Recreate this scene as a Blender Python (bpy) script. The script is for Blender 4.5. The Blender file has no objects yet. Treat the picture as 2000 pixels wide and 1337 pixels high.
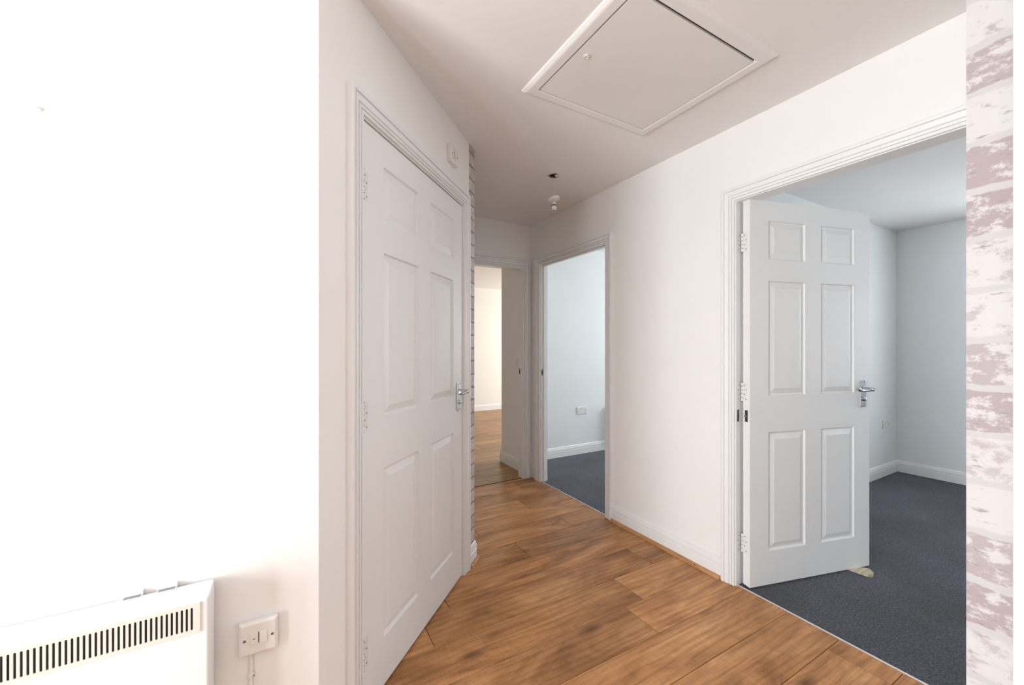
import bpy, bmesh, math, random
from mathutils import Vector, Matrix
random.seed(7)
scene = bpy.context.scene
COL = scene.collection
PI = math.pi
H = 2.385            # ceiling height

# ------------------------------------------------------------------ camera
cam_d = bpy.data.cameras.new('camera')
cam_d.lens = 14.0; cam_d.sensor_width = 36.0; cam_d.sensor_fit = 'HORIZONTAL'
cam_d.shift_y = 0.0045
cam_d.clip_start = 0.02
cam = bpy.data.objects.new('camera', cam_d); COL.objects.link(cam)
cam.location = (0, 0, 1.2366)
cam.rotation_euler = (math.radians(90), 0, math.radians(-29.436))
scene.camera = cam

# ------------------------------------------------------------------ world, lights, exposure
w = bpy.data.worlds.new('sky'); scene.world = w; w.use_nodes = True
bg = w.node_tree.nodes['Background']
bg.inputs[0].default_value = (0.80, 0.90, 1.0, 1); bg.inputs[1].default_value = 1.2

def window_light(name, loc, rot, sx, sy, power, color):
    d = bpy.data.lights.new(name, 'AREA'); d.shape = 'RECTANGLE'
    d.size = sx; d.size_y = sy; d.energy = power; d.color = color
    o = bpy.data.objects.new(name, d); COL.objects.link(o)
    o.location = loc; o.rotation_euler = rot
    return o
R90 = PI/2
# daylight standing just outside each glazed opening
window_light('daylight_entrance', (-2.68, .10, .93), (0, -R90, 0), 1.66, 1.30, 146, (.91, .955, 1))
window_light('back_fill', (-1.30, -1.80, 1.35), (R90, 0, 0), 1.60, 1.30, 6, (.85, .93, 1))  # added fill lamp to brighten the heater wall from behind the camera
window_light('daylight_right_bedroom', (5.55, -.25, 1.45), (0, R90, 0), 1.30, 1.70, 52, (.89, .95, 1))
window_light('daylight_middle_bedroom', (5.55, 2.62, 1.45), (0, R90, 0), 1.30, 1.20, 60, (.90, .955, 1))
window_light('daylight_living_room', (6.30, 5.40, 1.25), (0, R90, 0), 1.90, 2.00, 125, (.95, .97, 1))

vs = scene.view_settings
vs.view_transform = 'Standard'; vs.look = 'None'; vs.exposure = 0.34; vs.gamma = 1.0; vs.use_curve_mapping = False

# ------------------------------------------------------------------ materials
def mat(name, col=(.8, .8, .8), rough=.5, metal=0.0, spec=.5):
    m = bpy.data.materials.new(name); m.use_nodes = True
    b = m.node_tree.nodes['Principled BSDF']
    b.inputs['Base Color'].default_value = (*col, 1); b.inputs['Roughness'].default_value = rough
    b.inputs['Metallic'].default_value = metal; b.inputs['Specular IOR Level'].default_value = spec
    return m, m.node_tree.nodes, m.node_tree.links, b

def paint(name, col, rough=.55, bump=.04, scale=160, var=.012):
    m, n, l, b = mat(name, col, rough)
    tc = n.new('ShaderNodeTexCoord')
    ns = n.new('ShaderNodeTexNoise'); ns.inputs['Scale'].default_value = scale; ns.inputs['Detail'].default_value = 3
    l.new(tc.outputs['Object'], ns.inputs['Vector'])
    bp = n.new('ShaderNodeBump'); bp.inputs['Strength'].default_value = bump; bp.inputs['Distance'].default_value = .002
    l.new(ns.outputs['Fac'], bp.inputs['Height']); l.new(bp.outputs['Normal'], b.inputs['Normal'])
    n2 = n.new('ShaderNodeTexNoise'); n2.inputs['Scale'].default_value = 3.0
    l.new(tc.outputs['Object'], n2.inputs['Vector'])
    r = n.new('ShaderNodeValToRGB')
    r.color_ramp.elements[0].position = .3; r.color_ramp.elements[1].position = .7
    r.color_ramp.elements[0].color = (*[c*(1-var) for c in col], 1); r.color_ramp.elements[1].color = (*[min(1, c*(1+var)) for c in col], 1)
    l.new(n2.outputs['Fac'], r.inputs['Fac']); l.new(r.outputs['Color'], b.inputs['Base Color'])
    return m

M_WALL = paint('white_wall_paint', (.89, .875, .85), .7, .05)
M_BOUNCE_CUT = paint('bounce_cut_taupe', (.36, .31, .28), .7, .05)  # unseen hall walls made dark to cut light bouncing onto the heater wall
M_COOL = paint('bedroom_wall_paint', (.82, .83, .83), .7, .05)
M_CREAM = paint('cream_wall_paint', (.88, .86, .79), .7, .05)
M_CEIL = paint('ceiling_paint', (.88, .865, .845), .8, .06, 220)
M_GLOSS = paint('white_gloss_paint', (.86, .855, .845), .32, .03, 90, .008)
M_DOOR = paint('white_door_paint', (.85, .845, .835), .38, .03, 120, .008)
M_HATCH = paint('hatch_paint', (.82, .80, .765), .5, .03, 60, .02)
M_HATCHF = paint('hatch_frame_paint', (.85, .835, .81), .45, .03, 60, .01)
M_HEAT = paint('heater_enamel', (.86, .86, .86), .35, .01, 60, .004)
M_PLASTIC = mat('white_plastic', (.82, .80, .76), .35)[0]
M_CREAMPL = mat('cream_plastic', (.74, .71, .64), .4)[0]
M_BLACK = mat('black_void', (.012, .013, .015), .7)[0]
M_BLKPL = mat('black_plastic', (.02, .02, .02), .4)[0]
M_CHROME = mat('chrome', (.62, .64, .67), .16, 1)[0]
M_STEEL = mat('dull_steel', (.34, .33, .32), .38, 1)[0]
M_DSTEEL = mat('dark_steel', (.10, .10, .10), .45, .8)[0]
M_RUST = paint('rusty_pin', (.10, .055, .035), .8, .5, 400, .3)
M_ALU = mat('aluminium_strip', (.80, .80, .80), .35, .5)[0]
M_HINGE = paint('painted_hinge', (.80, .79, .77), .4, .05, 300, .02)
M_PLASTER = paint('broken_plaster', (.62, .55, .47), .9, .8, 120, .2)
M_DARKHOLE = paint('hole_dark', (.05, .035, .022), .95, .8, 200, .4)
M_WIRE = mat('cable_sheath', (.72, .68, .62), .5)[0]
M_WEDGE = None

def wood_mat(name, dark, mid, light, knots=.8, rough=.34):
    m, n, l, b = mat(name, mid, rough, 0, .22)
    tc = n.new('ShaderNodeTexCoord'); oi = n.new('ShaderNodeObjectInfo')
    mul = n.new('ShaderNodeVectorMath'); mul.operation = 'SCALE'
    cmb = n.new('ShaderNodeCombineXYZ')
    mr = n.new('ShaderNodeMath'); mr.operation = 'MULTIPLY'; mr.inputs[1].default_value = 37.0
    l.new(oi.outputs['Random'], mr.inputs[0])
    for i in range(3): l.new(mr.outputs[0], cmb.inputs[i])
    add = n.new('ShaderNodeVectorMath'); add.operation = 'ADD'
    l.new(tc.outputs['Object'], add.inputs[0]); l.new(cmb.outputs[0], add.inputs[1])
    def mapping(sx, sy):
        mp = n.new('ShaderNodeMapping'); mp.inputs['Scale'].default_value = (sx, sy, 1)
        l.new(add.outputs[0], mp.inputs['Vector']); return mp
    def noise(mp, sc, det, rgh=.55, dist=0):
        t = n.new('ShaderNodeTexNoise'); t.inputs['Scale'].default_value = sc; t.inputs['Detail'].default_value = det
        t.inputs['Roughness'].default_value = rgh; t.inputs['Distortion'].default_value = dist
        l.new(mp.outputs[0], t.inputs['Vector']); return t
    def ramp(src, stops):
        r = n.new('ShaderNodeValToRGB'); e = r.color_ramp.elements
        while len(e) < len(stops): e.new(.5)
        for k, (p, c) in enumerate(stops): e[k].position = p; e[k].color = (*c, 1)
        l.new(src, r.inputs['Fac']); return r
    def mix(kind, fac, a, bb):
        x = n.new('ShaderNodeMix'); x.data_type = 'RGBA'; x.blend_type = kind
        if isinstance(fac, float): x.inputs['Factor'].default_value = fac
        else: l.new(fac, x.inputs['Factor'])
        l.new(a, x.inputs['A']); l.new(bb, x.inputs['B']) if not isinstance(bb, tuple) else setattr(x.inputs['B'], 'default_value', (*bb, 1))
        return x.outputs['Result']
    broad = noise(mapping(1.5, 5), 1.0, 6, .60, 1.6)
    base = ramp(broad.outputs['Fac'], [(.26, dark), (.5, mid), (.74, light)])
    # flowing figure
    wv = n.new('ShaderNodeTexWave'); wv.wave_type = 'BANDS'; wv.bands_direction = 'Y'
    wv.inputs['Scale'].default_value = 2.4; wv.inputs['Distortion'].default_value = 11; wv.inputs['Detail'].default_value = 3; wv.inputs['Detail Scale'].default_value = .7
    l.new(mapping(.9, 4.0).outputs[0], wv.inputs['Vector'])
    fig = ramp(wv.outputs['Fac'], [(0, (.72, .70, .68)), (.45, (1, 1, 1)), (1, (1.06, 1.05, 1.04))])
    c1 = mix('MULTIPLY', .55, base.outputs[0], fig.outputs[0])
    fine = noise(mapping(3, 130), 1.0, 4, .6)
    fr = ramp(fine.outputs['Fac'], [(.3, (.72, .70, .68)), (.6, (1, 1, 1))])
    c2 = mix('MULTIPLY', .8, c1, fr.outputs[0])
    saw = noise(mapping(140, 11), 1.0, 3, .6)
    sr = ramp(saw.outputs['Fac'], [(.32, (.80, .79, .78)), (.55, (1, 1, 1))])
    c3 = mix('MULTIPLY', .55, c2, sr.outputs[0])
    streak = noise(mapping(1.3, 13), 1.0, 5, .60, 1.6)
    st = ramp(streak.outputs['Fac'], [(.62, (0, 0, 0)), (.80, (.55, .55, .55))])
    c4 = mix('MIX', st.outputs[0], c3, tuple(c*.72 for c in dark))
    vo = n.new('ShaderNodeTexVoronoi'); vo.inputs['Scale'].default_value = 1.0
    l.new(mapping(2.6, 6.5).outputs[0], vo.inputs['Vector'])
    vr = ramp(vo.outputs['Distance'], [(.04, (1, 1, 1)), (.20, (0, 0, 0))])
    km = n.new('ShaderNodeMath'); km.operation = 'MULTIPLY'; km.inputs[1].default_value = knots
    l.new(vr.outputs[0], km.inputs[0])
    c5 = mix('MIX', km.outputs[0], c4, tuple(c*.5 for c in dark))
    # plank to plank tone
    hv = n.new('ShaderNodeHueSaturation')
    vm = n.new('ShaderNodeMapRange'); vm.inputs['To Min'].default_value = .78; vm.inputs['To Max'].default_value = 1.16
    l.new(oi.outputs['Random'], vm.inputs['Value']); l.new(vm.outputs[0], hv.inputs['Value']); l.new(c5, hv.inputs['Color'])
    l.new(hv.outputs[0], b.inputs['Base Color'])
    bp = n.new('ShaderNodeBump'); bp.inputs['Strength'].default_value = .12; bp.inputs['Distance'].default_value = .001
    l.new(fine.outputs['Fac'], bp.inputs['Height']); l.new(bp.outputs['Normal'], b.inputs['Normal'])
    return m
M_PLANK = wood_mat('brown_oak_laminate', (.235, .100, .038), (.55, .265, .108), (.78, .42, .19), rough=.36)
M_PLANK2 = wood_mat('light_oak_laminate', (.34, .175, .068), (.46, .250, .098), (.58, .335, .142), .25)
M_BEAD = wood_mat('stained_bead', (.46, .22, .095), (.60, .32, .15), (.70, .40, .21), .2, .45)
M_WEDGE = wood_mat('pale_pine', (.68, .60, .40), (.76, .68, .48), (.84, .77, .58), .2, .6)

def carpet_mat():
    m, n, l, b = mat('charcoal_carpet', (.035, .038, .047), .95, 0, .1)
    tc = n.new('ShaderNodeTexCoord')
    a = n.new('ShaderNodeTexNoise'); a.inputs['Scale'].default_value = 120; a.inputs['Detail'].default_value = 5; a.inputs['Roughness'].default_value = .7
    c = n.new('ShaderNodeTexNoise'); c.inputs['Scale'].default_value = 2.6; c.inputs['Detail'].default_value = 4
    l.new(tc.outputs['Object'], a.inputs['Vector']); l.new(tc.outputs['Object'], c.inputs['Vector'])
    r = n.new('ShaderNodeValToRGB'); e = r.color_ramp.elements
    e[0].position = .40; e[0].color = (.005, .0055, .008, 1); e[1].position = .62; e[1].color = (.125, .134, .170, 1)
    l.new(a.outputs['Fac'], r.inputs['Fac'])
    r2 = n.new('ShaderNodeValToRGB'); e = r2.color_ramp.elements
    e[0].position = .35; e[0].color = (.46, .46, .45, 1); e[1].position = .65; e[1].color = (.92, .94, 1.02, 1)
    l.new(c.outputs['Fac'], r2.inputs['Fac'])
    x = n.new('ShaderNodeMix'); x.data_type = 'RGBA'; x.blend_type = 'MULTIPLY'; x.inputs['Factor'].default_value = 1
    l.new(r.outputs[0], x.inputs['A']); l.new(r2.outputs[0], x.inputs['B']); l.new(x.outputs['Result'], b.inputs['Base Color'])
    bp = n.new('ShaderNodeBump'); bp.inputs['Strength'].default_value = .9; bp.inputs['Distance'].default_value = .006
    l.new(a.outputs['Fac'], bp.inputs['Height']); l.new(bp.outputs['Normal'], b.inputs['Normal'])
    b.inputs['Sheen Weight'].default_value = .25; b.inputs['Sheen Roughness'].default_value = .6
    return m
M_CARPET = carpet_mat()

def brick_paper(name, dx, dz, wash=.5, pitch=.0742, bw=.22, offset=.16, brown=(.185, .155, .146), pink=(.280, .230, .226), pale=(.455, .438, .430), mortar=(.395, .382, .376)):
    """printed wallpaper: whitewashed bricks; local x runs along the wall, z is up"""
    m, n, l, b = mat(name, pale, .6)
    tc = n.new('ShaderNodeTexCoord'); sp = n.new('ShaderNodeSeparateXYZ'); l.new(tc.outputs['Object'], sp.inputs[0])
    cb = n.new('ShaderNodeCombineXYZ'); l.new(sp.outputs['X'], cb.inputs['X']); l.new(sp.outputs['Z'], cb.inputs['Y'])
    mp = n.new('ShaderNodeMapping'); mp.inputs['Location'].default_value = (dx, dz, 0); l.new(cb.outputs[0], mp.inputs['Vector'])
    wob = n.new('ShaderNodeTexNoise'); wob.inputs['Scale'].default_value = 16; wob.inputs['Detail'].default_value = 4
    l.new(mp.outputs[0], wob.inputs['Vector'])
    ws = n.new('ShaderNodeVectorMath'); ws.operation = 'MULTIPLY_ADD'
    ws.inputs[1].default_value = (.02, .02, 0)
    l.new(wob.outputs['Color'], ws.inputs[0]); l.new(mp.outputs[0], ws.inputs[2])
    bk = n.new('ShaderNodeTexBrick'); bk.offset = offset; bk.offset_frequency = 2; bk.squash = 1
    bk.inputs['Scale'].default_value = 1; bk.inputs['Brick Width'].default_value = bw; bk.inputs['Row Height'].default_value = pitch
    bk.inputs['Mortar Size'].default_value = .0065; bk.inputs['Mortar Smooth'].default_value = .5; bk.inputs['Bias'].default_value = 0
    bk.inputs['Color1'].default_value = (0, 0, 0, 1); bk.inputs['Color2'].default_value = (1, 1, 1, 1); bk.inputs['Mortar'].default_value = (.5, .5, .5, 1)
    l.new(ws.outputs[0], bk.inputs['Vector'])
    def noise(sc, det, sx=1, sy=1, rg=.6):
        q = n.new('ShaderNodeMapping'); q.inputs['Scale'].default_value = (sx, sy, 1); l.new(mp.outputs[0], q.inputs['Vector'])
        t = n.new('ShaderNodeTexNoise'); t.inputs['Scale'].default_value = sc; t.inputs['Detail'].default_value = det; t.inputs['Roughness'].default_value = rg
        l.new(q.outputs[0], t.inputs['Vector']); return t.outputs['Fac']
    def ramp(src, stops):
        r = n.new('ShaderNodeValToRGB'); e = r.color_ramp.elements
        while len(e) < len(stops): e.new(.5)
        for k, (p, c) in enumerate(stops): e[k].position = p; e[k].color = (*c, 1)
        l.new(src, r.inputs['Fac']); return r.outputs[0]
    def mix(fac, a, c):
        x = n.new('ShaderNodeMix'); x.data_type = 'RGBA'
        l.new(fac, x.inputs['Factor'])
        for s, v in (('A', a), ('B', c)):
            if isinstance(v, tuple): x.inputs[s].default_value = (*v, 1)
            else: l.new(v, x.inputs[s])
        return x.outputs['Result']
    tone = ramp(bk.outputs['Color'], [(0, pink), (.5, tuple((p+q)/2 for p, q in zip(pink, pale))), (1, brown)])
    # per-brick wash: ragged white flakes
    fl = n.new('ShaderNodeMath'); fl.operation = 'ADD'
    l.new(noise(26, 8, 1, 1.3, .72), fl.inputs[0])
    bias = n.new('ShaderNodeMath'); bias.operation = 'MULTIPLY_ADD'; bias.inputs[1].default_value = .22; bias.inputs[2].default_value = wash-.61
    l.new(bk.outputs['Color'], bias.inputs[0]); l.new(bias.outputs[0], fl.inputs[1])
    wm = ramp(fl.outputs[0], [(.42, (0, 0, 0)), (.50, (1, 1, 1))])
    c1 = mix(wm, tone, pale)
    c2 = mix(ramp(noise(60, 5, .7, 2.2), [(.60, (0, 0, 0)), (.72, (.7, .7, .7))]), c1, tuple(v*.85 for v in brown))
    c3 = mix(bk.outputs['Fac'], c2, mortar)
    # dark hairline under some courses
    l.new(c3, b.inputs['Base Color'])
    return m

def glass_mat():
    m = bpy.data.materials.new('window_glass'); m.use_nodes = True
    n = m.node_tree.nodes; l = m.node_tree.links; n.clear()
    o = n.new('ShaderNodeOutputMaterial'); mx = n.new('ShaderNodeMixShader'); t = n.new('ShaderNodeBsdfTransparent'); g = n.new('ShaderNodeBsdfGlossy')
    g.inputs['Roughness'].default_value = .02; mx.inputs[0].default_value = .06
    l.new(t.outputs[0], mx.inputs[1]); l.new(g.outputs[0], mx.inputs[2]); l.new(mx.outputs[0], o.inputs[0])
    return m
M_GLASS = glass_mat()

# ------------------------------------------------------------------ mesh helpers
def bm_box(bm, x0, x1, y0, y1, z0, z1):
    v = [bm.verts.new(p) for p in ((x0,y0,z0),(x1,y0,z0),(x1,y1,z0),(x0,y1,z0),(x0,y0,z1),(x1,y0,z1),(x1,y1,z1),(x0,y1,z1))]
    for f in ((0,3,2,1),(4,5,6,7),(0,1,5,4),(1,2,6,5),(2,3,7,6),(3,0,4,7)): bm.faces.new([v[i] for i in f])
    return v

def bm_prism(bm, poly, axis, a, b):
    """extrude a 2D polygon along an axis ('x': poly=(y,z), 'y': poly=(x,z), 'z': poly=(x,y))"""
    def P(p, t): return {'x': (t, p[0], p[1]), 'y': (p[0], t, p[1]), 'z': (p[0], p[1], t)}[axis]
    A = [bm.verts.new(P(p, a)) for p in poly]; B = [bm.verts.new(P(p, b)) for p in poly]
    n = len(poly)
    bm.faces.new(A[::-1]); bm.faces.new(B)
    for i in range(n): bm.faces.new((A[i], A[(i+1) % n], B[(i+1) % n], B[i]))

def bm_loft(bm, rings, caps=True, closed=False):
    R = [[bm.verts.new(p) for p in r] for r in rings]
    n = len(R[0]); m = len(R)
    for k in range(m if closed else m-1):
        a, b = R[k], R[(k+1) % m]
        for i in range(n): bm.faces.new((a[i], a[(i+1) % n], b[(i+1) % n], b[i]))
    if caps and not closed:
        bm.faces.new(R[0][::-1]); bm.faces.new(R[-1])

def bm_lathe(bm, prof, origin, axis, seg=20):
    """revolve (radius, t) about an axis vector through origin"""
    ax = Vector(axis).normalized(); q = Vector((0, 0, 1)).rotation_difference(ax)
    rings = []
    for r, t in prof:
        rings.append([Vector(origin) + q @ Vector((r*math.cos(2*PI*i/seg), r*math.sin(2*PI*i/seg), t)) for i in range(seg)])
    bm_loft(bm, rings)

def bm_tube(bm, pts, rad, seg=10):
    pts = [Vector(p) for p in pts]
    rad = rad if isinstance(rad, (list, tuple)) else [rad]*len(pts)
    rings = []; up = None
    for i, p in enumerate(pts):
        d = (pts[min(i+1, len(pts)-1)] - pts[max(i-1, 0)]).normalized()
        if up is None: up = Vector((0, 0, 1)) if abs(d.z) < .9 else Vector((1, 0, 0))
        s = d.cross(up).normalized(); up = s.cross(d).normalized()
        rings.append([p + (s*math.cos(2*PI*k/seg) + up*math.sin(2*PI*k/seg))*rad[i] for k in range(seg)])
    bm_loft(bm, rings)

def finish(bm, name, m, parent=None, bevel=0, seg=2, smooth=False, loc=None, rotz=0):
    bmesh.ops.recalc_face_normals(bm, faces=bm.faces[:])
    if bevel:
        bmesh.ops.bevel(bm, geom=[e for e in bm.edges if len(e.link_faces) == 2 and e.calc_face_angle(0) > .5], offset=bevel, segments=seg, profile=.6, affect='EDGES', clamp_overlap=True)
    me = bpy.data.meshes.new(name); bm.to_mesh(me); bm.free()
    if smooth:
        for p in me.polygons: p.use_smooth = True
        try: me.set_sharp_from_angle(angle=math.radians(40))
        except Exception: pass
    me.materials.append(m)
    return link(me, name, parent, loc, rotz)

def link(me, name, parent=None, loc=None, rotz=0):
    o = bpy.data.objects.new(name, me); COL.objects.link(o)
    if loc: o.location = loc
    if rotz: o.rotation_euler = (0, 0, rotz)
    if parent: o.parent = parent
    return o

def box(name, m, x0, x1, y0, y1, z0, z1, parent=None, bevel=0, loc=None, rotz=0, seg=2):
    bm = bmesh.new(); bm_box(bm, x0, x1, y0, y1, z0, z1)
    return finish(bm, name, m, parent, bevel, seg, False, loc, rotz)

def empty(name, loc=(0, 0, 0), rotz=0):
    o = bpy.data.objects.new(name, None); COL.objects.link(o); o.location = loc; o.rotation_euler = (0, 0, rotz)
    o.empty_display_size = .1
    return o

def structure(o, label=None):
    o['kind'] = 'structure'
    if label: o['label'] = label
    return o

def thing(o, label, cat, group=None):
    o['label'] = label; o['category'] = cat
    if group: o['group'] = group
    return o

# ------------------------------------------------------------------ plan
XR, TR = 2.0256, .075       # hall face of the right wall, its thickness
YF = 3.22                   # hall face of the far wall
YL = 1.2617                 # face of the heater wall
OX, OY = .078, 1.2617       # corner where the cupboard wall starts (runs at 45 degrees)
XP, YP = .92, .192          # end of the brick-papered wall beside the camera
XB = 5.30                   # window wall of both bedrooms
LT = .022                   # door lining thickness
DH = 1.99                   # clear opening height

def wall_with_openings(name, m, axis, face, back, a, b, openings, label, zt=H):
    """wall running along axis between a and b; openings = (a0, a1, z0, z1)"""
    bm = bmesh.new()
    def add(p, q, z0, z1):
        if q - p < 1e-4 or z1 - z0 < 1e-4: return
        lo, hi = min(face, back), max(face, back)
        if axis == 'y': bm_box(bm, lo, hi, p, q, z0, z1)
        else: bm_box(bm, p, q, lo, hi, z0, z1)
    cur = a
    for (p, q, z0, z1) in sorted(openings):
        add(cur, p, 0, zt); add(p, q, 0, z0); add(p, q, z1, zt); cur = q
    add(cur, b, 0, zt)
    return structure(finish(bm, name, m), label)

slab = structure(box('floor', M_BLACK, -2.7, 6.2, -1.9, 7.2, -.12, -.014), 'brown oak laminate floor of the hall laid in wide planks')
ceil = structure(box('ceiling', M_CEIL, -2.7, 6.2, -1.9, 7.2, H, H+.1), 'plain painted ceiling with a loft hatch')

NJ, NW = 1.226, .847        # near doorway: far jamb, width
MJ, MW = 3.054, .857        # middle doorway
FJ, FW = 1.075, .855        # far doorway (left jamb x, width)
wall_with_openings('wall_right', M_WALL, 'y', XR, XR+TR, YP-.1, 3.82,
                   [(NJ-NW-LT, NJ+LT, 0, DH+LT), (MJ-MW-LT, MJ+LT, 0, DH+LT)], 'white wall with the two bedroom doorways')
wall_with_openings('wall_far', M_WALL, 'x', YF, YF+.075, .95, XR,
                   [(FJ-LT, FJ+FW+LT, 0, DH-.02+LT)], 'short white end wall above the living room doorway')
structure(box('wall_left', M_WALL, -2.6, OX, YL, YL+.1, 0, H), 'bright white wall behind the panel heater')

# cupboard wall at 45 degrees: local x runs along it, local -y faces the hall
DS, DW = .196, .860
bm = bmesh.new()
bm_box(bm, 0, DS-LT, 0, .09, 0, H); bm_box(bm, DS+DW+LT, 1.233, 0, .09, 0, H); bm_box(bm, DS-LT, DS+DW+LT, 0, .09, DH+.012+LT, H)
wd = structure(finish(bm, 'wall_diagonal', M_WALL, loc=(OX, OY, 0), rotz=PI/4), 'white diagonal wall around the closed cupboard door')
M_PAPER_D = brick_paper('brick_wallpaper_hall', .05, .02, .46, brown=(.24, .19, .17), pink=(.46, .37, .355), pale=(.62, .57, .54), mortar=(.22, .18, .165))
pp = box('wallpaper', M_PAPER_D, 0, .080, -.0015, 0, 0, H, wd, loc=(1.153, 0, 0)); pp['label'] = 'strip of whitewashed brick wallpaper'
EX, EY = OX + 1.233*math.cos(PI/4), OY + 1.233*math.sin(PI/4)
wb = structure(box('wall_corridor', M_WALL, -.09, 0, 0, YF+.075-EY, 0, H, loc=(EX, EY, 0)), 'corridor wall papered with brick wallpaper')
pb = box('wallpaper', M_PAPER_D, 0, YF-EY, -.0015, 0, 0, H, wb, loc=(0, 0, 0), rotz=PI/2); pb.location = (.0015, 0, 0)
pb.rotation_euler = (0, 0, PI/2); pb.location = (0, 0, 0)

# brick papered wall beside the camera
wn = wall_with_openings('wall_near_right', M_WALL, 'y', XP, XP+.1, -1.6, YP, [(-.778-LT, .072+LT, 0, DH+LT)], 'brick papered wall end at the right edge')
M_PAPER_N = brick_paper('brick_wallpaper_near', 0, 0, .52)
pn = box('wallpaper', M_PAPER_N, 0, .048, -.0015, 0, 0, H, wn, loc=(XP, YP, 0), rotz=-PI/2); pn['label'] = 'whitewashed brick wallpaper in white, pink and taupe'
structure(box('wall_return', M_WALL, XP+.1, XR, YP-.1, YP, 0, H))
structure(box('wall_closet', M_WALL, XP+.1, XR+TR, -1.7, -1.6, 0, H))

# bedrooms
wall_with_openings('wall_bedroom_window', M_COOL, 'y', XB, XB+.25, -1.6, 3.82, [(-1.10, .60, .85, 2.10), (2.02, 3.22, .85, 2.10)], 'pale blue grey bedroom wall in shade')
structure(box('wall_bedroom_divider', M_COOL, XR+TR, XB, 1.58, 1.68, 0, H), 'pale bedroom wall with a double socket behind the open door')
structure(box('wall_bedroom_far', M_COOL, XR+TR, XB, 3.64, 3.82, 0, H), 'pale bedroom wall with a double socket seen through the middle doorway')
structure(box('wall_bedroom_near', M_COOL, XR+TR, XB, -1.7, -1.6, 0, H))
# skin of bedroom paint on the back of the right wall
# living room
wall_with_openings('wall_living_right', M_CREAM, 'y', 6.0, 6.2, 3.82, 7.05, [(4.4, 6.4, .30, 2.15)], None)
structure(box('wall_living_far', M_CREAM, -1.3, 6.2, 7.05, 7.15, 0, H), 'sunlit cream living room wall beyond the far doorway')
structure(box('wall_living_left', M_CREAM, -1.4, -1.3, 3.2, 7.15, 0, H))
structure(box('wall_living_near', M_CREAM, -1.3, .95, YF, YF+.075, 0, H))
structure(box('wall_living_side', M_CREAM, XB, 6.2, 3.72, 3.82, 0, H))
# entrance end and back of the hall
wall_with_openings('wall_entrance', M_BOUNCE_CUT, 'y', -2.5, -2.6, -1.7, YL, [(-.65, .85, .0, 2.02)], None)
wall_with_openings('wall_back', M_BOUNCE_CUT, 'x', -1.6, -1.7, -2.6, XP+.1, [(-2.10, -.50, .70, 2.00)], None)

# ------------------------------------------------------------------ floors
random.seed(11)
PW, PL = .2, 1.285
def plank_mesh(L, wdt, name='plank'):
    bm = bmesh.new()
    g = .0011
    a, c = .0024, .0020
    rings = [[(g, g, -.013), (L-g, g, -.013), (L-g, wdt-g, -.013), (g, wdt-g, -.013)],
             [(g, g, -c), (L-g, g, -c), (L-g, wdt-g, -c), (g, wdt-g, -c)],
             [(a, a, 0), (L-a, a, 0), (L-a, wdt-a, 0), (a, wdt-a, 0)]]
    bm_loft(bm, rings)
    bmesh.ops.recalc_face_normals(bm, faces=bm.faces[:])
    me = bpy.data.meshes.new(name); bm.to_mesh(me); bm.free()
    return me
def lay(parent, material, y_first, rows, xlim, first_joint, length, width):
    cache = {}
    for k in range(rows):
        y = y_first + k*width
        x0, x1 = xlim(y + width/2)
        if x1 - x0 < .05: continue
        j = first_joint(k)
        while j > x0: j -= length
        while j < x1 - 1e-3:
            p, q = max(j, x0), min(j+length, x1)
            if q - p > .01:
                key = round(q-p, 3)
                if key not in cache:
                    cache[key] = plank_mesh(key, width); cache[key].materials.append(material)
                link(cache[key], 'plank', parent, (p, y, 0))
            j += length
row0 = -2.0 + .187 - .0     # rows sit on y = .187 + .2 n
y_first = 1.187 - 14*.2
joints = {14: 1.40, 15: 1.522, 16: .53, 17: .67, 13: .86, 12: 1.18, 11: 1.93, 18: 1.25, 19: 1.72, 20: 1.10, 21: 1.62, 22: 1.2, 23: 1.8}
def hall_lim(y):
    if y > YP+.02:
        hi = XR + .010
    else: hi = XP
    if y < YL: lo = -2.5
    elif y < EY: lo = OX + (y - OY) - .22
    else: lo = EX
    return lo, hi
lay(slab, M_PLANK, y_first + 24*PW, 1, lambda y: (EX, XR+.01), lambda k: 1.45, PL, YF + .0105 - y_first - 24*PW)
lay(slab, M_PLANK, y_first, 24, hall_lim, lambda k: joints.get(k, (k*.437) % 1.2), PL, PW)
fl2 = structure(box('floor_living', M_BLACK, -1.3, 6.0, YF+.024, 7.05, -.014, -.0132), 'pale oak laminate floor of the living room')
lay(fl2, M_PLANK2, 3.236, 20, lambda y: (-1.3, XR if y < 3.80 else 6.0), lambda k: (k*.53) % 1.2, PL, .193)
c1 = structure(box('floor_right_bedroom', M_CARPET, XR+.014, XB, -1.6, 1.58, -.014, .001), 'charcoal carpet of the right bedroom')
c2 = structure(box('floor_middle_bedroom', M_CARPET, XR+.014, XB, 1.68, 3.64, -.014, .001), 'charcoal carpet of the middle bedroom')

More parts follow.
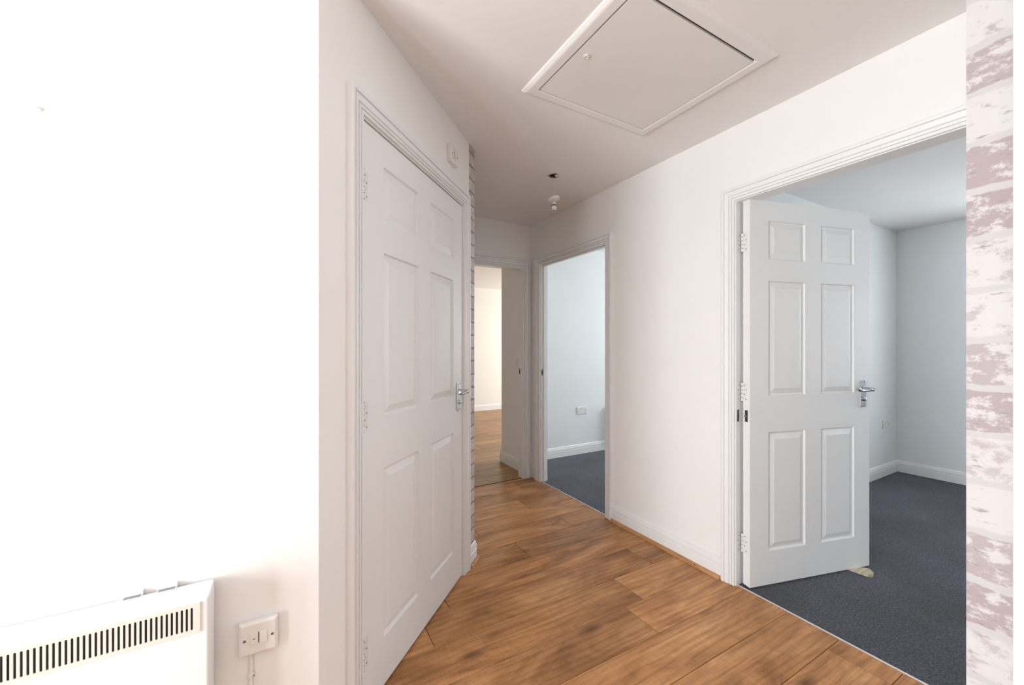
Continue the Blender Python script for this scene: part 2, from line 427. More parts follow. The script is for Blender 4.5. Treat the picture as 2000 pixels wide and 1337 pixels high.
# ------------------------------------------------------------------ door frames
ARCH = [(0, 0), (0, .010), (.002, .0125), (.009, .0125), (.0105, .0065), (.0135, .0065), (.015, .0135), (.0225, .0140), (.024, .0075), (.027, .0075),
        (.030, .0145), (.046, .0180), (.0475, .0125), (.051, .0125), (.053, .0200), (.063, .0215), (.067, .0195), (.068, .016), (.068, 0)]
def architrave(parent, W, Hh, inset=.004, left=True, right=True):
    """three mitred lengths round an opening; local x along the wall, -y towards the viewer"""
    legs = []
    if left: legs.append(('l', 'architrave'))
    if right: legs.append(('r', 'architrave'))
    for side, nm in legs:
        bm = bmesh.new()
        sgn = -1 if side == 'l' else 1
        xe = -inset if side == 'l' else W+inset
        lo = [(xe + sgn*o, -t, 0) for o, t in ARCH]; hi = [(xe + sgn*o, -t, Hh+inset+o) for o, t in ARCH]
        bm_loft(bm, [lo, hi]); finish(bm, nm, M_GLOSS, parent)
    bm = bmesh.new()
    a = [(-inset-o, -t, Hh+inset+o) for o, t in ARCH]; b = [(W+inset+o, -t, Hh+inset+o) for o, t in ARCH]
    bm_loft(bm, [a, b]); finish(bm, 'architrave', M_GLOSS, parent)

def lining(parent, W, Hh, depth, stop=None):
    box('jamb', M_GLOSS, -LT, 0, -.001, depth, 0, Hh, parent); box('jamb', M_GLOSS, W, W+LT, -.001, depth, 0, Hh, parent)
    box('head_jamb', M_GLOSS, -LT, W+LT, -.001, depth, Hh, Hh+LT, parent)
    if stop:
        a, b = stop; t = .011
        box('door_stop', M_GLOSS, 0, t, a, b, 0, Hh-t, parent, .0015); box('door_stop', M_GLOSS, W-t, W, a, b, 0, Hh-t, parent, .0015)
        box('door_stop', M_GLOSS, 0, W, a, b, Hh-t, Hh, parent, .0015)

def strike_plate(parent, x, y, z, face):
    """small steel keep on a jamb face; face = +1 looks to +x"""
    p = box('strike_plate', M_STEEL, *(sorted((x, x+face*.0015))), y-.011, y+.011, z-.030, z+.030, parent, .0006)
    p['label'] = 'dark steel strike plate'
    box('latch_hole', M_BLACK, *(sorted((x+face*.001, x+face*.0022))), y-.006, y+.006, z-.012, z+.012, p)
    return p

t1 = structure(empty('trim_1', (XR, NJ, 0), -PI/2), 'white moulded architrave and lining of the right bedroom doorway')
architrave(t1, NW, DH); lining(t1, NW, DH, .088)
t2 = structure(empty('trim_2', (XR, MJ, 0), -PI/2), 'white moulded architrave and lining of the middle bedroom doorway')
architrave(t2, MW, DH); lining(t2, MW, DH, TR, (.026, .050))
strike_plate(t2, 0, .016, 1.004, 1)
t3 = structure(empty('trim_3', (FJ, YF, 0), 0), 'white moulded architrave and lining of the living room doorway')
architrave(t3, FW, DH-.02); lining(t3, FW, DH-.02, .075)
strike_plate(t3, FW, .050, 1.004, -1)
t4 = structure(empty('trim_4', (OX + DS*math.cos(PI/4), OY + DS*math.sin(PI/4), 0), PI/4), 'white moulded architrave round the closed cupboard door')
architrave(t4, DW, DH+.012, .006); lining(t4, DW, DH+.012, .09, (.044, .06))
t5 = structure(empty('trim_5', (XP, .072, 0), -PI/2), 'white architrave beside the brick wallpaper at the right edge')
architrave(t5, .85, DH); lining(t5, .85, DH, .1, (.044, .06))

# thresholds
structure(box('trim_6', M_ALU, XR+.010, XR+.017, NJ-NW, NJ, -.012, .0035, bevel=.0012), 'thin pale metal carpet bar across the right bedroom doorway')
structure(box('trim_7', M_ALU, XR+.010, XR+.017, MJ-MW, MJ, -.012, .0035, bevel=.0012), 'thin pale metal carpet bar across the middle bedroom doorway')
structure(box('trim_8', M_BLACK, FJ, FJ+FW, YF+.0050, YF+.0165, -.013, .0018), 'dark joint strip across the living room doorway')

# ------------------------------------------------------------------ doors
def panel_rects(W):
    xs = ((.143*W, .443*W), (.572*W, .866*W))
    zs = ((1.882, 1.680), (1.570, .972), (.787, .172))      # above the leaf's own foot
    return [(a, b, z0, z1) for (z1, z0) in zs for (a, b) in xs]

def panel_mesh(w_, h_, thick):
    """raised and fielded panel, both faces; centred, local y through the leaf"""
    bm = bmesh.new()
    prof = [(0, 0), (.002, -.001), (.005, -.0085), (.011, -.0095), (.036, -.0025), (.0385, -.0012)]
    for s in (-1, 1):
        rings = []
        for ins, d in prof:
            x, z = w_/2-ins, h_/2-ins
            y = s*(thick/2 + d)
            rings.append([(-x, y, -z), (x, y, -z), (x, y, z), (-x, y, z)])
        R = [[bm.verts.new(p) for p in r] for r in rings]
        for k in range(len(R)-1):
            for i in range(4): bm.faces.new((R[k][i], R[k][(i+1) % 4], R[k+1][(i+1) % 4], R[k+1][i]))
        bm.faces.new(R[-1])
    bmesh.ops.recalc_face_normals(bm, faces=bm.faces[:])
    # make sure the two shells look outwards
    for f in bm.faces:
        c = f.calc_center_median()
        if f.normal.y*c.y < 0 and abs(f.normal.y) > .05: f.normal_flip()
    me = bpy.data.meshes.new('panel'); bm.to_mesh(me); bm.free(); me.materials.append(M_DOOR)
    return me

def door_leaf(parent, W, Hh, thick):
    """leaf body with six openings; local x 0..W, y 0..thick, z 0..Hh"""
    rects = panel_rects(W)
    xs = sorted({0, W, *[r[0] for r in rects], *[r[1] for r in rects]}); zs = sorted({0, Hh, *[r[2] for r in rects], *[r[3] for r in rects]})
    bm = bmesh.new()
    def solid(x, z): return not any(a < x < b and z0 < z < z1 for a, b, z0, z1 in rects)
    V = {}
    def vv(x, y, z):
        k = (round(x, 5), round(y, 5), round(z, 5))
        if k not in V: V[k] = bm.verts.new((x, y, z))
        return V[k]
    for i in range(len(xs)-1):
        for j in range(len(zs)-1):
            if not solid((xs[i]+xs[i+1])/2, (zs[j]+zs[j+1])/2): continue
            for y in (0, thick): bm.faces.new([vv(xs[i], y, zs[j]), vv(xs[i+1], y, zs[j]), vv(xs[i+1], y, zs[j+1]), vv(xs[i], y, zs[j+1])])
    def rim(pts):
        n = len(pts)
        for k in range(n):
            a, b = pts[k], pts[(k+1) % n]
            if abs(a[0]-b[0]) < 1e-6: mids = [(a[0], z) for z in zs if min(a[1], b[1]) <= z <= max(a[1], b[1])]; mids.sort(key=lambda p: p[1], reverse=b[1] < a[1])
            else: mids = [(x, a[1]) for x in xs if min(a[0], b[0]) <= x <= max(a[0], b[0])]; mids.sort(key=lambda p: p[0], reverse=b[0] < a[0])
            for p, q in zip(mids, mids[1:]): bm.faces.new([vv(p[0], 0, p[1]), vv(q[0], 0, q[1]), vv(q[0], thick, q[1]), vv(p[0], thick, p[1])])
    rim([(0, 0), (W, 0), (W, Hh), (0, Hh)])
    leaf = finish(bm, 'leaf', M_DOOR, parent)
    meshes = {}
    for a, b, z0, z1 in rects:
        k = (round(b-a, 4), round(z1-z0, 4))
        if k not in meshes: meshes[k] = panel_mesh(b-a, z1-z0, thick-.0006)
        link(meshes[k], 'panel', leaf, ((a+b)/2, thick/2, (z0+z1)/2))
    return leaf

def butt_hinge(parent, x, y, z, leaf_a, leaf_b, h=.098):
    """knuckle with five rolls and two leaves; leaf directions are local xy vectors"""
    hg = bpy.data.objects.new('hinge', None); COL.objects.link(hg); hg.parent = parent; hg.location = (x, y, z); hg.empty_display_size = .03
    bm = bmesh.new()
    for k in range(5):
        z0 = -h/2 + k*h/5
        bm_lathe(bm, [(.0045, z0+.0014), (.0052, z0+.0025), (.0052, z0+h/5-.0025), (.0045, z0+h/5-.0014)], (0, 0, 0), (0, 0, 1), 12)
    finish(bm, 'knuckle', M_HINGE, hg, smooth=True)
    bm = bmesh.new(); bm_lathe(bm, [(.0030, -h/2-.002), (.0030, h/2+.002)], (0, 0, 0), (0, 0, 1), 10)
    finish(bm, 'pin', M_RUST, hg, smooth=True)
    for d in (leaf_a, leaf_b):
        if not d: continue
        dv = Vector((d[0], d[1], 0)).normalized(); nv = Vector((-dv.y, dv.x, 0))
        off = d[2] if len(d) > 2 else 0
        bm = bmesh.new(); vs_ = bm_box(bm, .002, .030, -.0009, .0009, -h/2, h/2)
        for v in vs_: v.co = dv*v.co.x + nv*(v.co.y+off) + Vector((0, 0, v.co.z))
        p = finish(bm, 'hinge_leaf', M_HINGE, hg)
        for k, zz in enumerate((-.036, -.012, .012, .036)):
            bm = bmesh.new(); c = dv*(.012 if k % 2 else .021) + nv*off + Vector((0, 0, zz))
            bm_lathe(bm, [(.0030, -.0016), (.0030, .0016)], c, nv, 10); finish(bm, 'screw', M_STEEL, p)
    return hg

def lever_handle(parent, x, z, y, sgn_y, sgn_x):
    """lever on a backplate: y = door face, sgn_y = which way it sticks out, sgn_x = way the lever points"""
    hd = bpy.data.objects.new('door_handle', None); COL.objects.link(hd); hd.parent = parent; hd.location = (x, y, z); hd.empty_display_size = .05
    hd['label'] = 'chrome lever handle on a long backplate'
    def Y(v): return sgn_y*v
    bm = bmesh.new(); bm_box(bm, -.021, .021, *sorted((0, Y(.007))), -.075, .075)
    bp = finish(bm, 'backplate', M_CHROME, hd, .0022, 2)
    bm = bmesh.new()
    for sx in (-.013, .013):
        for zz in (-.066, .066): bm_lathe(bm, [(.0036, 0), (.0036, .0012), (.002, .0018)], (sx, Y(.007), zz), (0, sgn_y, 0), 10)
    finish(bm, 'screw', M_STEEL, bp)
    bm = bmesh.new(); bm_lathe(bm, [(.012, .006), (.012, .011), (.0095, .013), (.0095, .044), (.0110, .048), (.0110, .058), (.008, .062)], (0, 0, .028), (0, sgn_y, 0), 18)
    finish(bm, 'spindle', M_CHROME, hd, smooth=True)
    pts = []; rad = []
    for k in range(15):
        t = k/14
        pts.append((sgn_x*(.002 + .108*t), Y(.053 - .010*math.sin(PI*t*.95) + .004*t), .028 - .010*math.sin(PI*t) + .006*t)); rad.append(.0088 - .0022*math.sin(PI*min(1, t*1.15)) + .0018*t if t < .97 else .0055)
    bm = bmesh.new(); bm_tube(bm, pts, rad, 12); finish(bm, 'lever', M_CHROME, hd, smooth=True)
    bm = bmesh.new(); bm_lathe(bm, [(.011, .006), (.011, .010), (.0085, .012), (.0085, .018), (.006, .020)], (0, 0, -.030), (0, sgn_y, 0), 16)
    finish(bm, 'thumb_turn', M_CHROME, hd, smooth=True)
    return hd

# closed cupboard door: flush with the lining, hinged on the left
d1 = structure(empty('door_1', (t4.location.x + .003*math.cos(PI/4), t4.location.y + .003*math.sin(PI/4), .010), PI/4), 'closed white six panel cupboard door')
lw = DW - .006
door_leaf(d1, lw, DH - .005, .042)
for zz in (1.770, .992, .195): butt_hinge(d1, -.001, -.004, zz, None, (1, 0, .004))
lever_handle(d1, lw-.055, .968, 0, -1, -1)

# open right bedroom door: hung on the far jamb, swung into the bedroom
LA = math.atan2(.957-1.165, 2.848-2.052)
d2 = structure(empty('door_2', (2.052, 1.171, .010), LA), 'white six panel door standing open into the right bedroom')
LW2 = .824
door_leaf(d2, LW2, DH-.010, .042)
lever_handle(d2, LW2-.056, .968, 0, -1, -1)
lever_handle(d2, LW2-.056, .968, .042, 1, -1)
for zz in (1.768, .994, .212): butt_hinge(d2, -.004, .044, zz, (0, -1, .0035), (-.968, -.252, -.0095))
dp = box('bolt_plate', M_DSTEEL, -.0018, .0002, .013, .029, .842, .902, d2, .0008); dp['label'] = 'dark oval hinge bolt plate on the door edge'
bm = bmesh.new(); bm_lathe(bm, [(.0050, 0), (.0050, .010), (.003, .012)], (-.0015, .021, .872), (-1, 0, 0), 12); finish(bm, 'bolt', M_STEEL, dp, smooth=True)
kp = box('bolt_plate', M_DSTEEL, -.0002, .0016, .008, .024, .850, .912, t1, .0008); kp['label'] = 'dark oval hinge bolt plate on the jamb'
box('bolt_hole', M_BLACK, .001, .0022, .012, .020, .876, .886, kp)

# closet door behind the camera side of the brick wallpaper
d3 = structure(empty('door_3', (XP, .069, .010), -PI/2), 'closed white six panel door beside the brick wallpaper')
door_leaf(d3, .844, DH-.012, .042)
lever_handle(d3, .79, .968, 0, -1, -1)

# glazed entrance door
d4 = structure(empty('door_4', (-2.52, -.05, .008), PI/2), 'white glazed entrance door')
def glazed(parent, x0, x1):
    bm = bmesh.new()
    bm_box(bm, x0, x0+.08, 0, .045, 0, 2.0); bm_box(bm, x1-.08, x1, 0, .045, 0, 2.0); bm_box(bm, x0+.08, x1-.08, 0, .045, 0, .22); bm_box(bm, x0+.08, x1-.08, 0, .045, 1.92, 2.0)
    finish(bm, 'leaf', M_DOOR, parent)
    box('pane', M_GLASS, x0+.08, x1-.08, .020, .026, .22, 1.92, parent)
glazed(d4, 0, .89)
d5 = structure(empty('window_5', (-2.52, -.64, .008), PI/2), 'glazed side panel beside the entrance door')
glazed(d5, 0, .585)

# ------------------------------------------------------------------ windows (outside the frame of the photograph, they light the rooms)
def window(name, origin, rotz, W, z0, z1, label, depth=.1):
    r = structure(empty(name, (*origin, 0), rotz), label)
    f = .05
    bm = bmesh.new()
    bm_box(bm, 0, f, 0, .06, z0, z1); bm_box(bm, W-f, W, 0, .06, z0, z1); bm_box(bm, f, W-f, 0, .06, z0, z0+f); bm_box(bm, f, W-f, 0, .06, z1-f, z1)
    bm_box(bm, W/2-.03, W/2+.03, 0, .06, z0+f, z1-f)
    finish(bm, 'window_frame', M_GLOSS, r)
    box('pane', M_GLASS, f, W/2-.03, .027, .033, z0+f, z1-f, r); box('pane', M_GLASS, W/2+.03, W-f, .027, .033, z0+f, z1-f, r)
    return r
wA = window('window_1', (XB+.15, .60), -PI/2, 1.70, .85, 2.10, 'white framed right bedroom window')
wB = window('window_2', (XB+.15, 3.22), -PI/2, 1.20, .85, 2.10, 'white framed middle bedroom window')
wC = window('window_3', (6.1, 6.4), -PI/2, 2.0, .30, 2.15, 'white framed living room window')
wD = window('fill_window', (-.50, -1.62), PI, 1.60, .70, 2.00, 'white framed window added at the back of the hall for the fill light')  # unseen window, added to go with the fill lamp
for par, W_, z in ((wA, 1.7, .85), (wB, 1.2, .85)):
    box('window_sill', M_GLOSS, -.04, W_+.04, -.19, -.002, z-.022, z-.001, par, .004)

# ------------------------------------------------------------------ skirtings
SK = [(0, 0), (.0145, 0), (.0145, .066), (.0125, .0685), (.0125, .072), (.0145, .0745), (.0140, .088), (.0105, .098), (.0095, .106), (.006, .110), (0, .112)]
def skirting(name, p0, p1, label, bead=None, z0=.0, mit0=0.0, mit1=0.0):
    """run from p0 to p1 along a wall face that lies on the RIGHT of the walking direction"""
    p0, p1 = Vector((*p0, 0)), Vector((*p1, 0)); L = (p1-p0).length; ang = math.atan2(p1.y-p0.y, p1.x-p0.x)
    bm = bmesh.new()
    bm_loft(bm, [[(-t*mit0, t, z+z0) for t, z in SK], [(L+t*mit1, t, z+z0) for t, z in SK]])
    o = structure(finish(bm, name, M_GLOSS, loc=p0, rotz=ang), label)
    return o
def bead(parent, a, b, m0=0, m1=0):
    q = [(.0145, .0005), (.0310, .0005), (.0310, .006), (.0285, .0125), (.0225, .0170), (.0145, .0185)]
    bm = bmesh.new(); bm_loft(bm, [[(a-t*m0, t, z) for t, z in q], [(b+t*m1, t, z) for t, z in q]])
    o = finish(bm, 'quadrant_bead', M_BEAD, parent); o['label'] = 'orange brown wooden quadrant bead'
    return o
def nail_dot(parent, x):
    bm = bmesh.new(); bm_lathe(bm, [(.0028, 0), (.0028, .0012)], (x, .0283, .0118), (0, .8, .6), 8)
    finish(bm, 'nail', M_BLACK, parent)
# right wall between the two bedroom doorways (walking towards the camera keeps the wall on the left, so walk away)
yA, yB = NJ+.004+.068, MJ-MW-.004-.068
sk1 = skirting('baseboard_right', (XR, yA), (XR, yB), 'white moulded skirting with wooden bead between the bedroom doorways')
b1 = bead(sk1, .004, yB-yA-.002); nail_dot(b1, .15); nail_dot(b1, .80)
# corridor corner beside the cupboard door
s0 = DS + DW + .006 + .068
c0 = (OX + s0*math.cos(PI/4), OY + s0*math.sin(PI/4))
T225 = math.tan(math.radians(22.5))
sk2 = skirting('baseboard_diagonal', (EX, EY), c0, 'short white skirting under the brick wallpaper beside the cupboard door', mit0=T225)
bead(sk2, 0, 1.233-s0-.004, m0=T225)
sk3 = skirting('baseboard_corridor', (EX, YF), (EX, EY), 'white skirting of the corridor wall', mit1=T225)
bead(sk3, 0, YF-EY, m1=T225)
# living room stub and far wall
sk4 = skirting('baseboard_living', (XR, YF+.075), (XR, 3.82), 'white skirting just beyond the living room doorway', mit1=1)
sk4b = skirting('baseboard_living_return', (XR, 3.82), (6.0, 3.82), 'white skirting on the living room side wall', mit0=1)
sk5 = skirting('baseboard_living_far', (6.0, 7.05), (-1.3, 7.05), 'white skirting along the sunlit living room wall')
# bedrooms
sk6 = skirting('baseboard_bedroom_far', (XB, 3.64), (XR+TR, 3.64), 'white skirting seen through the middle bedroom doorway', mit0=-1)
sk7 = skirting('baseboard_bedroom_divider', (XB, 1.58), (XR+TR, 1.58), 'white skirting below the socket behind the open door', mit0=-1)
sk8 = skirting('baseboard_bedroom_window', (XB, -1.6), (XB, 1.58), 'white skirting along the shaded right bedroom wall', mit1=-1)
sk8b = skirting('baseboard_middle_bedroom_window', (XB, 1.68), (XB, 3.64), 'white skirting under the middle bedroom window', mit1=-1)
sk9 = skirting('baseboard_left', (OX, YL), (-2.5, YL), 'white skirting under the panel heater')

# ------------------------------------------------------------------ loft hatch
hx0, hx1, hy0, hy1 = .912, 1.680, .845, 1.534
lh = empty('loft_hatch', (0, 0, 0)); thing(lh, 'square white loft hatch with moulded frame in the ceiling', 'hatch')
HP = [(0, 0), (.003, -.006), (.014, -.0125), (.020, -.0140), (.052, -.0140), (.0555, -.0125), (.0565, -.004), (.0565, 0)]
corners = [(hx0, hy0, 1, 1), (hx1, hy0, -1, 1), (hx1, hy1, -1, -1), (hx0, hy1, 1, -1)]
for k in range(4):
    a, b = corners[k], corners[(k+1) % 4]
    bm = bmesh.new()
    bm_loft(bm, [[(c[0]+c[2]*o, c[1]+c[3]*o, H+z) for o, z in HP] for c in (a, b)])
    finish(bm, 'frame', M_HATCHF, lh)
hp = box('panel', M_HATCH, hx0+.063, hx1-.060, hy0+.067, hy1-.060, H-.0115, H-.0002, lh, .0015); hp['label'] = 'greyish white hatch panel'
box('gap', M_BLACK, hx0+.055, hx1-.055, hy0+.055, hy1-.055, H-.003, H-.0001, lh)
bm = bmesh.new(); bm_lathe(bm, [(.013, 0), (.013, .004), (.010, .006), (.0065, .006), (.0055, .003)], (1.02, 1.213, H-.0115), (0, 0, -1), 20)
hk = finish(bm, 'latch', M_CREAMPL, hp, smooth=True); hk['label'] = 'round cream push latch'

# ------------------------------------------------------------------ bare pendant light
lx, ly = 1.550, 2.183
pl = empty('pendant_light', (lx, ly, H)); thing(pl, 'bare white lampholder hanging from a ragged hole in the ceiling', 'light')
rim = []
bm = bmesh.new(); n = 22
out = []; inn = []; low = []
for k in range(n):
    a = 2*PI*k/n; r = .038*(1 + .12*math.sin(3*a+1) + .10*random.uniform(-1, 1)); q = .028*(1 + .22*random.uniform(-1, 1))
    out.append((r*math.cos(a), r*math.sin(a), -.0002)); low.append((r*.9*math.cos(a), r*.9*math.sin(a), -.006*random.uniform(.5, 1.2))); inn.append((q*math.cos(a), q*math.sin(a), -.0015))
bm_loft(bm, [out, low, inn], caps=False); o = finish(bm, 'plaster_rim', M_PLASTER, pl); o['label'] = 'ragged broken plaster edge'
bm = bmesh.new(); bm_loft(bm, [[(x*1.03, y*1.03, -.0009) for x, y, z in inn], [(x*.3, y*.3, -.0007) for x, y, z in inn]]); finish(bm, 'hole', M_DARKHOLE, pl)  # dark brown disc closing the ragged opening
# terminal block remains
bm = bmesh.new(); bm_box(bm, -.020, .014, -.006, .008, -.016, -.001); finish(bm, 'terminal_block', M_BLKPL, pl, .002)
bm = bmesh.new(); bm_box(bm, .004, .024, -.020, -.008, -.010, -.001); finish(bm, 'connector', M_PLASTIC, pl, .002)
for s in (-1, 1):
    bm = bmesh.new(); bm_tube(bm, [(.006*s, 0, -.012), (.008*s+.002, .001*s, -.06), (.004*s+.003, 0, -.11), (.004*s+.002, 0, -.160)], .0018, 6)
    finish(bm, 'wire', M_WIRE, pl, smooth=True)
tilt = Matrix.Rotation(math.radians(12), 4, 'Y') @ Matrix.Rotation(math.radians(-8), 4, 'X')
ax = Vector((.20, -.11, -1))
bm = bmesh.new(); bm_lathe(bm, [(.006, 0), (.0355, .0005), (.0375, .0025), (.0375, .0170), (.0350, .0195), (.010, .0205)], (.002, 0, -.148), ax, 28)
o = finish(bm, 'rose_cover', M_PLASTIC, pl, smooth=True); o['label'] = 'loose round ceiling rose cover'
bm = bmesh.new(); bm_lathe(bm, [(.006, 0), (.011, .006), (.013, .014), (.0165, .020), (.0165, .027)], (.004, 0, -.172), (0, 0, -1), 18)
finish(bm, 'lampholder_cap', M_PLASTIC, pl, smooth=True)
bm = bmesh.new(); bm_lathe(bm, [(.0172, 0), (.0182, .002), (.0182, .005), (.0170, .007)], (.004, 0, -.1985), (0, 0, -1), 18); o = finish(bm, 'shade_ring', M_BLKPL, pl, smooth=True); o['label'] = 'black ring'
bm = bmesh.new(); bm_lathe(bm, [(.0160, 0), (.0165, .003), (.0165, .028), (.0155, .030), (.0132, .030), (.0130, .012), (.004, .011)], (.004, 0, -.2045), (0, 0, -1), 18); finish(bm, 'lampholder_socket', M_PLASTIC, pl, smooth=True)
bm = bmesh.new(); bm_lathe(bm, [(.0126, 0), (.0126, .012)], (.004, 0, -.2195), (0, 0, -1), 18); finish(bm, 'socket_insert', M_BLKPL, pl)

# ------------------------------------------------------------------ panel heater
def panel_heater(name, origin, rotz, label, x0, x1, z0, z1, bars=True, depth=.085):
    """local x along the wall (x1 = right end), y = 0 is the wall face, -y towards the room"""
    r = empty(name, (*origin, 0), rotz); thing(r, label, 'heater')
    gap = .008
    bm = bmesh.new(); bm_box(bm, x0, x1, -depth-gap, -gap, z0, z1)
    es = [e for e in bm.edges]
    o = finish(bm, 'casing', M_HEAT, r, .006, 4, True)
    # wall brackets
    gz1, gz0, gx1, gx0 = z1-.008, z1-.076, x1-.016, x0+.016
    yf = -depth-gap
    # recessed outlet with a slotted cream grille
    box('grille_backing', M_BLACK, gx0+.004, gx1-.004, yf-.0006, yf+.002, gz0+.004, gz1-.004, r)
    pitch = .0089; sw = .0021; hh = .026
    n = int((gx1-gx0-.018)/pitch); zc = (gz0+gz1)/2
    bm = bmesh.new()
    HT = (gz1-gz0)/2
    for k in range(n):
        cx = gx1-.0155 - k*pitch
        inner = [(cx + sw*math.cos(PI*i/6), zc + hh-sw + sw*math.sin(PI*i/6)) for i in range(7)] + [(cx - sw*math.cos(PI*i/6), zc - hh+sw - sw*math.sin(PI*i/6)) for i in range(7)]
        outer = [(cx + pitch/2*(1-2*i/6), zc+HT) for i in range(7)] + [(cx - pitch/2*(1-2*i/6), zc-HT) for i in range(7)]
        yo = yf-.0030
        A = [bm.verts.new((x, yo, z)) for x, z in outer]; B = [bm.verts.new((x, yo, z)) for x, z in inner]; C = [bm.verts.new((x, yo+.0024, z)) for x, z in inner]
        for i in range(14):
            j = (i+1) % 14
            bm.faces.new((A[i], A[j], B[j], B[i])); bm.faces.new((B[i], B[j], C[j], C[i]))
    xl = gx1-.0155-(n-.5)*pitch
    for a, b in ((gx1-.0155+pitch/2, gx1), (gx0, xl)):
        v = [bm.verts.new(p) for p in ((a, yf-.003, gz0), (b, yf-.003, gz0), (b, yf-.003, gz1), (a, yf-.003, gz1))]; bm.faces.new(v)
    for (a, b, c, d) in ((gx0, gz0, gx1, gz0), (gx1, gz0, gx1, gz1), (gx1, gz1, gx0, gz1), (gx0, gz1, gx0, gz0)):
        v = [bm.verts.new(p) for p in ((a, yf-.003, b), (c, yf-.003, d), (c, yf+.001, d), (a, yf+.001, b))]; bm.faces.new(v)
    g = finish(bm, 'grille', M_CREAMPL, r); g['label'] = 'cream outlet grille with dark vertical slots'
    # lip above the grille
    for k, (a, b) in enumerate(((x1-.172, x1-.137), (x1-.110, x1-.074))):
        bm = bmesh.new()
        bm_box(bm, a, b, -.010, -.0005, z1-.002, z1+.010); bm_box(bm, a, b, -.022, -.010, z1+.0005, z1+.003)
        o = finish(bm, 'wall_clip', M_HEAT, r); o['label'] = 'small metal wall bracket clip'
        box('clip_slot', M_STEEL, a+.002, b-.002, -.0225, -.0115, z1+.003, z1+.0036, o)
    return r
panel_heater('panel_heater', (0, YL), 0, 'white electric panel heater with slotted cream grille on the left wall', -.86, -.161, .13, .650)
panel_heater('panel_heater', (XR+TR, 3.64), 0, 'white panel heater on the wall of the middle bedroom', 1.30, 1.90, .12, .55)

# ------------------------------------------------------------------ switches and sockets
def plate(parent, w_, h_, t, m=M_PLASTIC):
    bm = bmesh.new()
    rings = []
    for ins, y in ((0, 0), (0, -t*.45), (.0012, -t*.7), (.0065, -t)):
        x, z = w_/2-ins, h_/2-ins; rings.append([(-x, y, -z), (x, y, -z), (x, y, z), (-x, y, z)])
    bm_loft(bm, rings)
    return finish(bm, 'faceplate', m, parent)
def screws(parent, xs, y, z=0):
    for x in xs:
        bm = bmesh.new(); bm_lathe(bm, [(.0036, 0), (.0036, .0008), (.0024, .0012)], (x, y, z), (0, -1, 0), 12); s = finish(bm, 'screw', M_STEEL, parent)
        box('screw_slot', M_BLACK, x-.0028, x+.0028, y-.0014, y-.0011, z-.0005, z+.0005, s)
def double_socket(name, origin, rotz, label):
    r = empty(name, origin, rotz); thing(r, label, 'socket', 'double wall sockets')
    f = plate(r, .146, .086, .010)
    for s in (-1, 1):
        rk = box('rocker_switch', M_PLASTIC, s*.010-.0055, s*.010+.0055, -.0135, -.0095, .012, .032, r, .001)
        cx = s*.040
        bm = bmesh.new()
        bm_box(bm, cx-.002, cx+.002, -.0104, -.0099, .004, .012)
        for q in (-.011, .011): bm_box(bm, cx+q-.0032, cx+q+.0032, -.0104, -.0099, -.018, -.0135)
        finish(bm, 'pin_holes', M_BLACK, r)
    screws(r, (-.060, .060), -.010)
    return r
double_socket('wall_socket', (2.985, 3.6398, .50), 0, 'white double socket on the bedroom wall seen through the middle doorway')
double_socket('wall_socket', (5.035, 1.5798, .495), 0, 'white double socket behind the open bedroom door handle')

sp = empty('fused_spur', (-.066, YL, .472)); thing(sp, 'square white fused switch plate low on the wall right of the heater', 'switch')
box('back_box', M_PLASTIC, -.042, .042, -.010, -.0002, -.042, .042, sp, .002)
f = plate(sp, .087, .087, .010); f.location = (0, -.010, 0)
o = box('fuse_carrier', M_PLASTIC, -.019, -.001, -.0222, -.0195, -.013, .016, sp, .001)
box('fuse_slot', M_BLACK, -.012, -.008, -.0226, -.0221, .000, .002, o)
bm = bmesh.new(); bm_box(bm, -.0005, .0010, -.0206, -.0199, -.012, .016); finish(bm, 'fuse_gap', M_BLACK, sp)
o = box('rocker_switch', M_PLASTIC, .003, .019, -.0235, -.0195, -.014, .015, sp, .001)
screws(sp, (-.031, .031), -.020)
cb = empty('cable', (-.084, YL, 0)); thing(cb, 'white cable clipped to the wall below the fused switch', 'cable')
bm = bmesh.new(); bm_tube(bm, [(0, -.007, .428), (.001, -.006, .40), (-.0005, -.006, .36), (.002, -.006, .30), (0, -.0055, .15)], .0045, 10); finish(bm, 'sheath', M_PLASTIC, cb, smooth=True)
for zz in (.372, .22):
    bm = bmesh.new(); bm_box(bm, -.0055, .0085, -.0125, -.0003, zz-.004, zz+.004); o = finish(bm, 'cable_clip', M_PLASTIC, cb, .0015)
    bm = bmesh.new(); bm_lathe(bm, [(.002, 0), (.002, .002)], (.0072, -.0125, zz), (0, -1, 0), 8); finish(bm, 'nail', M_STEEL, o)

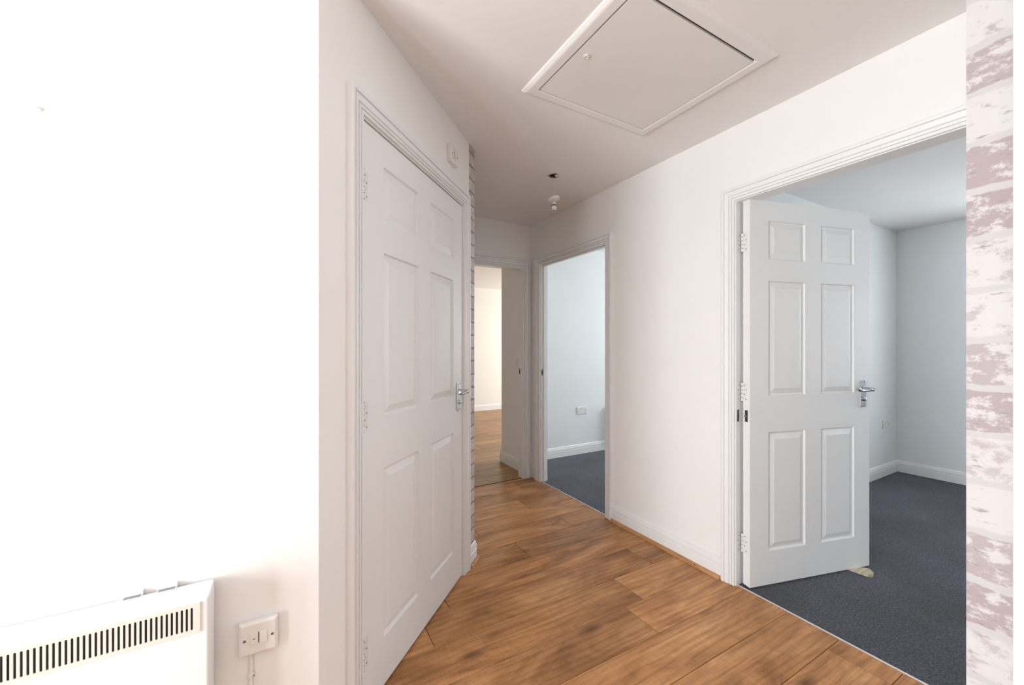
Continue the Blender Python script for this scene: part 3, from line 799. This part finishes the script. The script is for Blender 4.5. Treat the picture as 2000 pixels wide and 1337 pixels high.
def on_diag(s, off=0): return (OX + s*math.cos(PI/4) + off*math.cos(PI/4), OY + s*math.sin(PI/4) - off*math.sin(PI/4))
iso = empty('isolator_switch', (*on_diag(.908), 2.201), PI/4); thing(iso, 'small square isolator switch high above the cupboard door', 'switch')
box('back_box', M_PLASTIC, -.043, .043, -.013, -.0002, -.043, .043, iso, .001)
f = plate(iso, .086, .086, .009); f.location = (0, -.013, 0)
box('rocker_switch', M_PLASTIC, -.008, .008, -.0255, -.0215, -.013, .013, iso, .001)
bm = bmesh.new(); bm_box(bm, -.010, -.008, -.0224, -.0219, -.015, .015); bm_box(bm, .008, .010, -.0224, -.0219, -.015, .015); finish(bm, 'rocker_gap', M_BLKPL, iso)
screws(iso, (-.030, .030), -.022)

ls = empty('light_switch', (XR, 3.462, 1.090), -PI/2); thing(ls, 'white light switch on the wall just inside the living room doorway', 'switch')
plate(ls, .086, .086, .009)
box('rocker_switch', M_PLASTIC, -.016, -.002, -.0125, -.0085, -.013, .013, ls, .001); box('rocker_switch', M_PLASTIC, .002, .016, -.0125, -.0085, -.013, .013, ls, .001)
screws(ls, (-.030, .030), -.009)

# ------------------------------------------------------------------ small things
nl = empty('wall_hook', (-.470, YL, 1.756)); thing(nl, 'tiny white picture hook high on the left wall', 'hook')
bm = bmesh.new(); bm_lathe(bm, [(.0050, 0), (.0050, .002), (.0028, .003)], (0, -.0002, 0), (0, -1, 0), 14); finish(bm, 'base', M_PLASTIC, nl, smooth=True)
bm = bmesh.new(); bm_tube(bm, [(0, -.001, 0), (.001, -.012, -.001), (.002, -.017, -.004), (.002, -.018, -.009)], .0018, 8); finish(bm, 'hook_arm', M_PLASTIC, nl, smooth=True)

# pale wooden wedge under the free end of the open door
wz = empty('door_wedge', (2.755, .955, .0012), 0); thing(wz, 'pale wooden wedge pushed under the open bedroom door', 'wedge')
bm = bmesh.new()
poly = [(2.705, 1.045), (2.708, .998), (2.712, .956), (2.719, .922), (2.738, .910), (2.761, .913), (2.786, .931), (2.806, .950), (2.790, .975), (2.765, 1.040)]
lo = [(x-2.755, y-.955, 0) for x, y in poly]
hi = [(x-2.755, y-.955, .0075 if y > .985 else .0078 + (.985-y)*.10) for x, y in poly]
bm_loft(bm, [lo, hi]); finish(bm, 'wedge_block', M_WEDGE, wz, .001)
